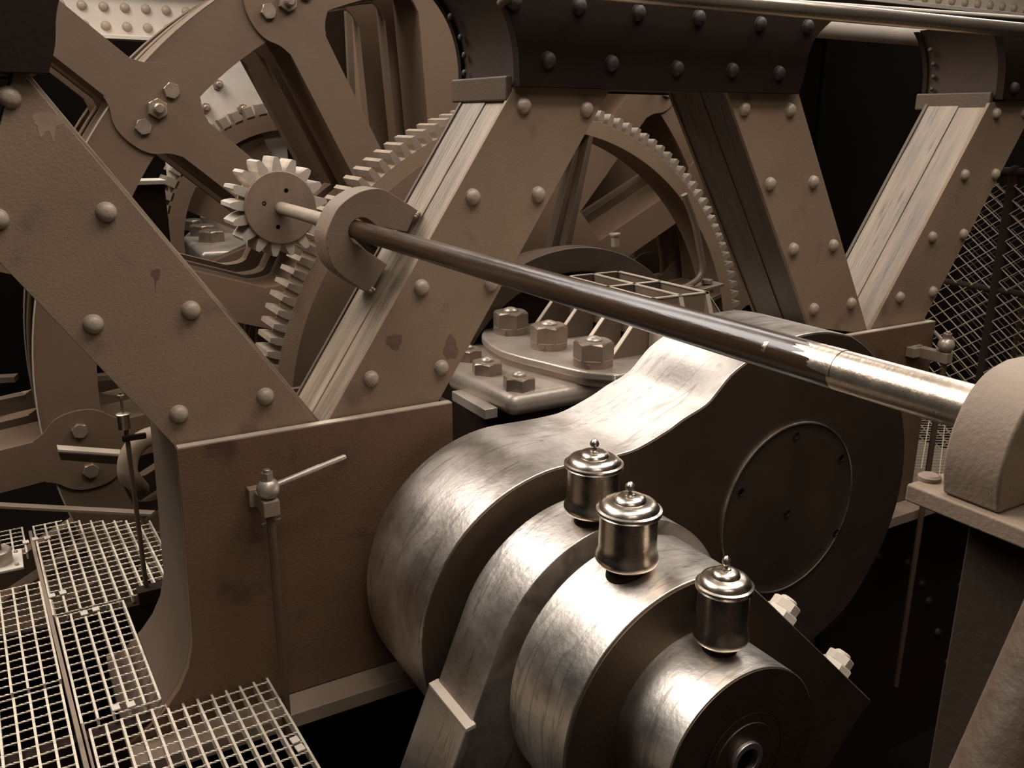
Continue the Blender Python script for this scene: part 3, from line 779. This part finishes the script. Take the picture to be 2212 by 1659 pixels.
# near bearing on its shelf --------------------------------------------
zs = 1.13
sc0 = atZ(1958, 1043, zs)
t = thing('shaft_bearing', 'arched pale brown bearing cap holding the near end of the long shaft', 'bearing', (RX+.05, .46, zs))
bx = atZ(2035, 1064, zs); bf = atZ(2180, 1106, zs)
top = [atY(*p, bx.y) for p in ((2034, 1064), (2036, 1000), (2048, 945), (2068, 890), (2095, 840), (2130, 800), (2172, 775))]
prof = [(q.x, q.z) for q in top]
xmid = prof[-1][0]+.02
prof = catmull(prof, 4)
prof = prof + [(2*xmid-p[0], p[1]) for p in prof[::-1]]
part(t, 'arched_cap', MB().prism(prof, bx.y-.062, bx.y), 'pier', bevel=.004, seg=3)
q = atZ(2012, 1048, zs); part(t, 'washer', MB().lathe((sc0.x+.03, .535, zs), (0, 0, 1), [(.012, 0), (.012, .004), (.009, .006)], 20), 'pier')
t = thing('bearing_shelf', 'flat iron shelf under the near bearing cap at the right edge', 'shelf', (sc0.x+.3, .3, zs))
part(t, 'shelf_plate', MB().box(sc0.x, sc0.x+.8, .12, sc0.y, zs-.021, zs-.0005), 'pier', bevel=.003)
part(t, 'pedestal_leg', MB().box(sc0.x+.05, sc0.x+.3, .30, sc0.y-.045, -.9, zs-.022), 'entab_web', bevel=.004)
b = MB(); p0 = atY(2240, 1420, .35); p1 = atY(2120, 1720, .35)
solo('pipe_brace', 'brown slanting bar in the bottom right corner', 'bar', MB().cyl(atY(2470, 1000, .12), atY(1840, 2400, .12), .014, n=24), 'paint_dk')

# ================================================================== BALL HANDLES
def ball_valve(ball_px, Yb, label, hdir, face_y, rodlen, r=.029, arm_w=.045):
    c = atY(*ball_px, Yb)
    t = thing('ball_handle', label, 'handle', (c.x, Yb, c.z-.5), group='ball jointed handles on the pedestals')
    bt = c.z - r*.93
    part(t, 'bracket_arm', MB().box(c.x-.021, c.x+.021, Yb-.024, face_y-.03, bt-.044, bt), 'pier', bevel=.004)
    part(t, 'bracket_foot', MB().box(c.x-.034, c.x+.016, face_y-.03, face_y, bt-.046, bt+.004), 'pier', bevel=.003)
    part(t, 'ball', MB().sphere(c, r, 32, 20), 'cast')
    part(t, 'washer', MB().lathe(c+Vector((0, 0, r*.86)), (0, 0, 1), [(r*.58, 0), (r*.56, .003)], 24), 'nut')
    part(t, 'nut', MB().hexnut(c+Vector((0, 0, r*.86+.003)), (0, 0, 1), r*.56, .017, .3), 'nut', smooth=False)
    part(t, 'stud', MB().lathe(c+Vector((0, 0, r*.86+.018)), (0, 0, 1), [(r*.30, 0), (r*.30, .008), (r*.26, .009)], 16), 'nut')
    h = Vector(hdir)
    part(t, 'lever', MB().lathe(c, h, [(.0085, .01), (.0085, h.length*.66), (.0075, h.length*.67), (.0075, h.length*.98), (.005, h.length)], 20), 'cast')
    part(t, 'drop_rod', MB().lathe((c.x, Yb-.003, bt-.044), (0, 0, -1), [(.0115, 0), (.0115, rodlen)], 20), 'paint_dk')
    part(t, 'cotter', MB().lathe((c.x-.024, Yb-.003, bt-.066), (1, 0, .1), [(.0025, 0), (.0025, .05)], 8), 'nut')
    return t
c1_ = atY(580, 1052, 2.09); e1 = atY(748, 983, 2.09)
ball_valve((579, 1055), 2.09, 'pale ball jointed handle on the face of the left pedestal, lever pointing right', e1-c1_, 2.185, .72)
c2_ = atY(2045, 745, 2.05); e2 = atY(2008, 705, 2.25)
ball_valve((2044, 745), 2.06, 'ball jointed handle on a square arm beside the right pedestal, near the fence', e2-c2_, 2.2, 1.5, r=.032)
bt_ = c2_.z-.032*.93
solo('square_arm', 'square steel arm holding the right ball handle to its pedestal', 'bracket', MB().box(atY(1958, 760, 2.18).x, c2_.x-.019, 2.145, 2.184, bt_-.04, bt_), 'pier', bevel=.003)

# ================================================================== GRATING FLOOR
BARM = {}
def grating(x0, x1, y0, y1, label, pa=.0385, pb=.0415, cut=None, rot=radians(1.6)):
    t = thing('floor_grating', label, 'grating', ((x0+x1)/2, (y0+y1)/2, -.03), group='galvanised floor grating panels')
    cx, cy = (x0+x1)/2, (y0+y1)/2
    W2, D2 = (x1-x0)/2, (y1-y0)/2
    def ymax(x): return cut(x) if cut else y1
    nx = max(2, round((x1-x0)/pa)); ny = max(2, round((y1-y0)/pb))
    for i in range(nx+1):
        x = x0+(x1-x0)*i/nx; ye = min(y1, ymax(x)); key = ('b', round(ye-y0, 2))
        if key not in BARM:
            b = MB(); L_ = (ye-y0)/2; b.box(-.0031, .0031, -L_, L_, -.028, 0); BARM[key] = shared('bearing_bar', b, 'grate', False)
        piece(t, 'bearing_bar', BARM[key], (x, (y0+ye)/2, 0))
    for j in range(ny+1):
        y = y0+(y1-y0)*j/ny
        xe = x1
        if cut:
            while xe > x0 and ymax(xe) < y: xe -= .01
        if xe-x0 < .03: continue
        key = ('c', round(xe-x0, 2))
        if key not in BARM:
            L_ = (xe-x0)/2; b = MB(); vs = []; n = max(4, int((xe-x0)/.008)); tw = 0
            for i in range(n+1):            # twisted square cross rod
                xx = -L_+2*L_*i/n; a0_ = i*.9
                for q in range(4):
                    a = a0_+q*pi/2; vs.append((xx, .0028*cos(a), -.0035+.0028*sin(a)))
            fs = []
            for i in range(n):
                for q in range(4): fs.append((i*4+q, i*4+(q+1) % 4, (i+1)*4+(q+1) % 4, (i+1)*4+q))
            b.add(vs, fs); BARM[key] = shared('cross_bar', b, 'grate', False)
        piece(t, 'cross_bar', BARM[key], ((x0+xe)/2, y, .0005))
    t.rotation_euler = (0, 0, rot)
    return t
grating(.045, .497, 1.50, 2.204, 'rusty grating panel nearest the camera, in front of the flared pedestal foot')
grating(.012, .205, 2.232, 2.832, 'narrow grating panel left of the flared pedestal foot')
grating(-.015, .375, 2.852, 3.60, 'grating panel with a curved far edge below the lubricator post', cut=lambda x: 3.60 if x < .085 else 3.60-(x-.085)*.62)
grating(-.46, -.022, 2.462, 3.10, 'grating panel on the left side of the long floor rail')
grating(-.46, -.002, 1.50, 2.435, 'grating panel in the bottom left corner of the photo')
grating(-.46, -.06, 3.36, 3.60, 'small grating panel behind the stanchion foot')
b = MB(); b.obox((-.006, 2.62, -.02), (.0055, 0, 0), (-.032, .93, 0), (0, 0, .0215)); b.obox((.008, 2.62, -.022), (.003, 0, 0), (-.032, .93, 0), (0, 0, .0195))
solo('floor_rail', 'long worn steel rail between the grating panels', 'rail', b, 'pier')
clip = shared('clip', MB().box(-.010, .010, -.012, .012, 0, .004), 'pale')
k_ = 0
t = thing('grating_clips', 'small pale saddle clips screwed onto the gratings', 'clips', (.2, 2.5, 0))
for p in [(182, 1326), (207, 1317), (76, 1165), (102, 1162), (136, 1281), (112, 1288), (250, 1530), (283, 1523), (637, 1600), (648, 1617), (56, 1172)]:
    q = atZ(p[0], p[1], .002); piece(t, 'clip', clip, q, (0, 0, .1))
# ledge under gratings
solo('floor_beam', 'dark beam carrying the gratings', 'beam', MB().box(-.6, .45, 2.20, 2.235, -.16, -.031), 'iron_dk')
solo('floor_beam', 'dark beam under the far gratings', 'beam', MB().box(-.6, .3, 2.835, 2.87, -.16, -.031), 'iron_dk')
# stanchion
q = atZ(-2, 1222, .0)
t = thing('stanchion', 'pipe stanchion with a bolted round foot at the left edge', 'stanchion', (q.x, q.y, 0))
part(t, 'base_plate', MB().box(q.x-.09, q.x+.075, q.y-.075, q.y+.085, .001, .012), 'pale', bevel=.003)
part(t, 'foot_collar', MB().lathe((q.x, q.y, .012), (0, 0, 1), [(.046, 0), (.046, .045), (.042, .05), (.03, .051)], 32), 'cast')
part(t, 'post', MB().lathe((q.x, q.y, .05), (0, 0, 1), [(.0165, 0), (.0165, .95)], 24), 'paint_dk')
for (dx, dy) in ((.055, -.05), (.055, .06)):
    part(t, 'bolt', MB().lathe((q.x+dx, q.y+dy, .012), (0, 0, 1), [(.007, 0), (.007, .005), (.004, .006)], 12), 'nut')

# sight feed lubricator on its post
q = atZ(316, 1268, .02)
t = thing('lubricator_post', 'slim post with a sight glass lubricator beside the left pedestal', 'lubricator', (q.x, q.y, .02))
part(t, 'post', MB().lathe((q.x, q.y, .02), (0, 0, 1), [(.0075, 0), (.0075, .57)], 16), 'paint_dk')
part(t, 'base_bracket', MB().box(q.x-.03, q.x+.06, q.y-.03, q.y+.02, -.03, .02), 'iron_dk', bevel=.003)
part(t, 'clamp_arm', MB().box(q.x-.016, q.x+.055, q.y-.016, q.y-.004, .536, .556), 'iron_dk', bevel=.004)
part(t, 'cup', MB().lathe((q.x-.004, q.y, .572), (0, 0, 1), [(.014, 0), (.0195, .004), (.0195, .050), (.021, .052), (.017, .054)], 24), 'brass')
part(t, 'spindle', MB().lathe((q.x-.003, q.y, .622), (0, 0, 1), [(.004, 0), (.004, .055), (.011, .057), (.011, .063), (.004, .064), (.004, .072)], 16), 'brass')

# diagonal kerb bar, bracket plate on the wheel arm, hoses
p0 = atZ(-30, 1087, .12); p1 = atZ(331, 1106, .12); d = (p1-p0)/2
solo('kerb_bar', 'flat light steel bar behind the gratings at the lower left', 'bar', MB().obox((p0+p1)/2-Vector((0, 0, .006)), d, Vector((-d.y, d.x, 0)).normalized()*.016, (0, 0, .006)), 'cast_dk', bevel=.002)
Yk = 3.7
p0 = atY(124, 968, Yk); p1 = atY(262, 978, Yk)
t = thing('angle_plate', 'small angle plate bolted across the lowest wheel arm', 'plate', ((p0.x+p1.x)/2, Yk, p0.z-.2))
part(t, 'shelf_edge', MB().obox((p0+p1)/2, (p1-p0)/2, (0, .03, 0), (0, 0, .004)), 'edge')
part(t, 'shade_strip', MB().prism([(p0.x, p0.z-.004), (p1.x, p1.z-.004), (p1.x-.01, p1.z-.035), (p0.x+.004, p0.z-.035)], Yk-.045, Yk-.035), 'iron_dk')  # dark strip stands in for the shade below the shelf edge

def arcpath(cx_, cy_, r, a0, a1, Y, n=18):
    return [atY(cx_+r*cos(radians(a0+(a1-a0)*i/n)), cy_-r*sin(radians(a0+(a1-a0)*i/n)), Y) for i in range(n+1)]
solo('curved_guard', 'pale curved pipe elbow behind the lubricator post', 'pipe', MB().tube([atZ(300, 1075, -.01)+Vector((.02, .1, 0))]+arcpath(345, 1010, 70, 195, 95, 3.35), .036, 20), 'pier')

# ================================================================== FENCE AND MESH AT THE RIGHT
XF = 4.0
t = thing('wire_fence', 'dark pipe fence filled with diamond wire mesh at the right edge', 'fence', (XF, 2.3, .2))
part(t, 'post', MB().cyl((XF, 2.365, -.4), (XF, 2.365, 1.30), .024, n=20), 'iron_dk')
part(t, 'rail', MB().cyl((XF, 1.2, .757), (XF, 2.95, .757), .017, n=16), 'iron_dk')
part(t, 'top_rail', MB().cyl((XF, 1.2, 1.292), (XF, 2.50, 1.292), .02, n=16), 'iron_dk')
part(t, 'post_cap', MB().sphere((XF, 2.365, 1.292), .03, 20, 12), 'iron_dk')
def diamond(mb, fn, u0, u1, v0, v1, pu, pv, r, jit=.0):
    """diamond lattice of thin wires on a surface point = fn(u,v)"""
    nu = int((u1-u0)/pu)+1; nv = int((v1-v0)/pv)+1
    for s_ in (1, -1):
        for k in range(-nv-1, nu+nv+2):
            u = u0+k*pu; pts = []
            v = v0
            n = nv*2
            for i in range(n+1):
                vv = v0+(v1-v0)*i/n; uu = u+s_*(vv-v0)/pv*pu - (0 if s_ > 0 else 0)
                if s_ < 0: uu = u+(0)-(vv-v0)/pv*pu
                if u0 <= uu <= u1: pts.append(fn(uu, vv))
            if len(pts) > 1: mb.tube([pts[0], pts[-1]] if jit == 0 else pts, r, 4)
b = MB(); diamond(b, lambda u, v: Vector((XF-.012+.004*sin(u*40), u, v)), 1.2, 2.95, -.1, 1.24, .085, .062, .0026)
part(t, 'wire_mesh', b, 'wire', kind='stuff')
t = thing('wire_fence', 'second sheet of wire mesh further right behind the first fence', 'fence', (XF+.7, 2.6, .2))
b = MB(); diamond(b, lambda u, v: Vector((XF+.7, u, v)), 1.6, 3.0, -.3, 1.2, .095, .07, .0022)
part(t, 'wire_mesh', b, 'wire_dk', kind='stuff')
part(t, 'post', MB().cyl((XF+.72, 2.62, -.4), (XF+.72, 2.62, 1.3), .024, n=16), 'iron_dk')
t = thing('mesh_walkway', 'low walkway floor of diamond mesh beyond the right pedestal', 'walkway', (3.9, 2.5, -.05))
b = MB(); diamond(b, lambda u, v: Vector((u, v, .0)), 3.45, 4.5, 1.75, 3.0, .07, .045, .003)
part(t, 'wire_mesh', b, 'wire', kind='stuff')
part(t, 'edge_beam', MB().box(3.44, 4.5, 1.72, 1.75, -.05, .004), 'cast_dk')
b = None

# ================================================================== DARK FOUNDATION AT THE RIGHT
YFd = 2.3
t = thing('foundation_plate', 'dark riveted foundation plate under the right pedestal', 'plate', (3.0, YFd, -.9))
part(t, 'plate', MB().prism([(1.9, -.13), (4.2, -.13), (4.2, -1.6), (3.05, -1.6), (2.95, -.5), (2.85, -.36), (2.7, -.32), (2.55, -.38), (2.4, -.7), (2.3, -1.6), (1.9, -1.6)], YFd, YFd+.03), 'iron_dk')
for p in ((1895, 1200), (1990, 1260), (2005, 1297), (2024, 1365), (2046, 1430), (2073, 1265), (1960, 1215)):
    piece(t, 'rivet', RIV_D, atY(p[0], p[1], YFd))
solo('pit_wall', 'dark pit wall below the gratings', 'wall', MB().box(-2.2, 1.28, 2.9, 2.95, -2.0, -.17), 'black')

# ================================================================== FAR BACKGROUND
def far_beam(x0, x1, Y, z0, z1, label, rows, n, mat_='pale'):
    t = thing('riveted_girder', label, 'girder', ((x0+x1)/2, Y, z0), group='pale riveted girders in the background')
    part(t, 'web', MB().box(x0, x1, Y, Y+.05, z0, z1), mat_)
    part(t, 'flange', MB().box(x0, x1, Y-.16, Y-.001, z0-.03, z0), mat_, bevel=.004)
    part(t, 'flange', MB().box(x0, x1, Y-.05, Y-.001, (z0+z1)/2-.03, (z0+z1)/2), 'cast', bevel=.004)
    for z in rows:
        for i in range(n):
            x = x0+.08+(x1-x0-.16)*i/(n-1); o = piece(t, 'rivet', RIV, (x, Y-.0, z)); o.scale = (1.5, 1.5, 1.5)
    return t
far_beam(-.6, 2.6, 7.5, 2.09, 2.75, 'pale riveted girder far behind the wheels at the top left', (2.16, 2.29), 22)
far_beam(4.4, 8.6, 4.6, 2.34, 2.9, 'pale riveted girder above the handrail at the top right', (2.40,), 26)
q = [(1.05, 1.1), (1.05, 1.95), (1.62, 1.95), (1.62, 1.1)]
t = thing('bolted_plate', 'pale bolted plate seen between two wheel arms', 'plate', (1.35, 6.6, 1.1))
part(t, 'plate', MB().prism([(1.1, .95), (1.1, 2.0), (1.95, 2.0), (1.95, .95)], 6.6, 6.64), 'pale')
for p in ((470, 183), (443, 233), (523, 235)):
    o = piece(t, 'bolt', HEXS, atY(p[0], p[1], 6.6)); o.scale = (.9, .9, .9)
# funnel-like octagonal casing
t = thing('vertical_casing', 'tall faceted sheet metal casing behind the wheel at the top', 'casing', (2.75, 6.2, -1))
c0 = atY(770, 200, 5.95); c1 = atY(833, 200, 5.6); c2 = atY(906, 200, 5.55); c3 = atY(1075, 200, 5.75)
body = [(c0.x, 5.95), (c1.x, 5.6), (c2.x, 5.55), (c3.x, 5.75), (c3.x+.1, 6.3), (c0.x, 6.3)]
part(t, 'casing_body', MB().prismz(body, -1.5, 3.4), 'wheel', smooth=False)
s0 = atY(752, 200, 6.0); s1 = atY(766, 200, 6.0)
part(t, 'corner_strip', MB().box(s0.x, s1.x, 5.97, 6.01, -1.5, 3.4), 'cast_dk')
part(t, 'return_panel', MB().box(s0.x-.25, c0.x, 6.02, 6.1, -1.5, 3.4), 'iron_dk')

# far side machinery seen through the frame: a bearing block, a gear, a small box
t = thing('far_bearing_block', 'pale bearing block with hexagon nuts seen far behind through the left gap', 'bearing', (1.6, 7.0, 0))
zf = .42
P4 = [atZ(*p, zf) for p in ((392, 512), (432, 545), (520, 540), (545, 505), (500, 470), (425, 480))]
part(t, 'block_top', MB().prismz([(p.x, p.y) for p in P4], zf-.22, zf), 'cast', bevel=.04, seg=3)
part(t, 'block_body', MB().prismz([(p.x*.985+.02, p.y+.1) for p in P4], zf-1.6, zf-.22), 'iron_dk')
for p in ((458, 521), (438, 508), (418, 495)):
    b = MB().hexnut(atZ(p[0], p[1], zf), (0, 0, 1), .13, .10, .3); part(t, 'nut', b, 'nut', smooth=False)
b = MB(); q = atZ(497, 496, zf); b.lathe(q, (0, 0, 1), [(.30, 0), (.28, .14), (.1, .16)], 32); part(t, 'boss', b, 'cast')

YQ = 6.5
def far_gear(cpx, rad_px_pt, label, a0, a1):
    c = atY(*cpx, YQ); p = atY(*rad_px_pt, YQ); r = hypot(c.x-p.x, c.z-p.z)
    t = thing('far_gear', label, 'gear', (c.x, YQ, c.z-r))
    part(t, 'rim', MB().ring(c.x, c.z, r*.84, r*.97, YQ, YQ+.3, n=90), 'wheel')
    w_ = r*.03
    tb = MB().box(-w_, w_, 0, .3, -.01, r*.075); me = shared('tooth', tb, 'gear', False)
    n = 64
    for i in range(n):
        a = 2*pi*i/n
        if a0 <= degrees(a) <= a1: piece(t, 'tooth', me, (c.x+r*.965*cos(a), YQ, c.z+r*.965*sin(a)), (0, pi/2-a, 0))
    for k_ in range(4):
        a = radians(20+k_*45); d = Vector((cos(a), 0, sin(a))); part(t, 'spoke', MB().obox((c.x, YQ+.12, c.z), d*r*.86, (0, .06, 0), Vector((-d.z, 0, d.x))*.09), 'wheel')
far_gear((640, 520), (352, 460), 'second toothed gear far behind, seen through the gaps at the left', 60, 240)
bx_ = atY(318, 440, 5.2)
t = thing('junction_box', 'small box with a pale lid behind the left brace', 'box', (bx_.x, 5.2, bx_.z-.2))
part(t, 'box_body', MB().box(bx_.x-.09, bx_.x+.10, 5.2, 5.35, bx_.z-.28, bx_.z+.10), 'iron_dk', bevel=.004)
part(t, 'stand', MB().box(bx_.x-.03, bx_.x+.03, 5.25, 5.31, -2.0, bx_.z-.281), 'iron_dk')
part(t, 'lid', MB().box(bx_.x-.10, bx_.x+.105, 5.18, 5.36, bx_.z+.10, bx_.z+.125), 'pale', bevel=.004)

# floor ledges far left & small pale items
q0 = atY(548, 748, 3.3); 
b = MB(); P = [atZ(*p, .55) for p in ((556, 747), (582, 752), (625, 793), (585, 797))]
solo('paper_sheet', 'blank pale sheet lying behind the foot of the left brace', 'paper', MB().prismz([(p.x, p.y) for p in P], .545, .55), 'pale')
for (x0, y0, x1, y1, Z, lab) in ((-60, 822, 36, 816, .42, 'top'), (-60, 878, 52, 855, .25, 'middle'), (-60, 935, 70, 905, .08, 'lower'), (185, 818, 240, 812, .35, 'thin')):
    a_ = atZ(x0, y0, Z); c_ = atZ(x1, y1, Z); d = (c_-a_)/2; nn = Vector((-d.y, d.x, 0)).normalized()*.03
    solo('far_ledge', f'pale {lab} ledge in the dark behind the wheels at the left', 'ledge', MB().obox((a_+c_)/2, d, nn, (0, 0, .012)), 'cast_dk')
# dark back screens that close the view between the machines
solo('back_screen', 'dark flat bulkhead behind the second brace pair', 'backdrop', MB().box(4.9, 9.3, 8.2, 8.3, -2, 4.2), 'black')
solo('backdrop_rib', 'upright rib on the dark bulkhead at the right', 'rib', MB().box(6.1, 6.25, 7.9, 8.2, -2, 3.4), 'iron_dk')
# light bar under the handrail, and brass-edged deck above it
q = atY(1880, 60, 3.0)
solo('rounded_beam', 'rounded pale beam under the handrail at the top right', 'beam', MB().cyl((2.7, 3.2, 1.955), (4.75, 3.2, 1.945), .055, n=24), 'pale')
t = thing('deck_edge', 'thin pale deck edge above the handrail in the top right corner', 'deck', (4.5, 2.9, 1.9))
a_ = atY(1560, -6, 2.9); c_ = atY(2260, 42, 2.9)
part(t, 'edge_strip', MB().cyl(a_, c_, .010, n=12), 'pale')
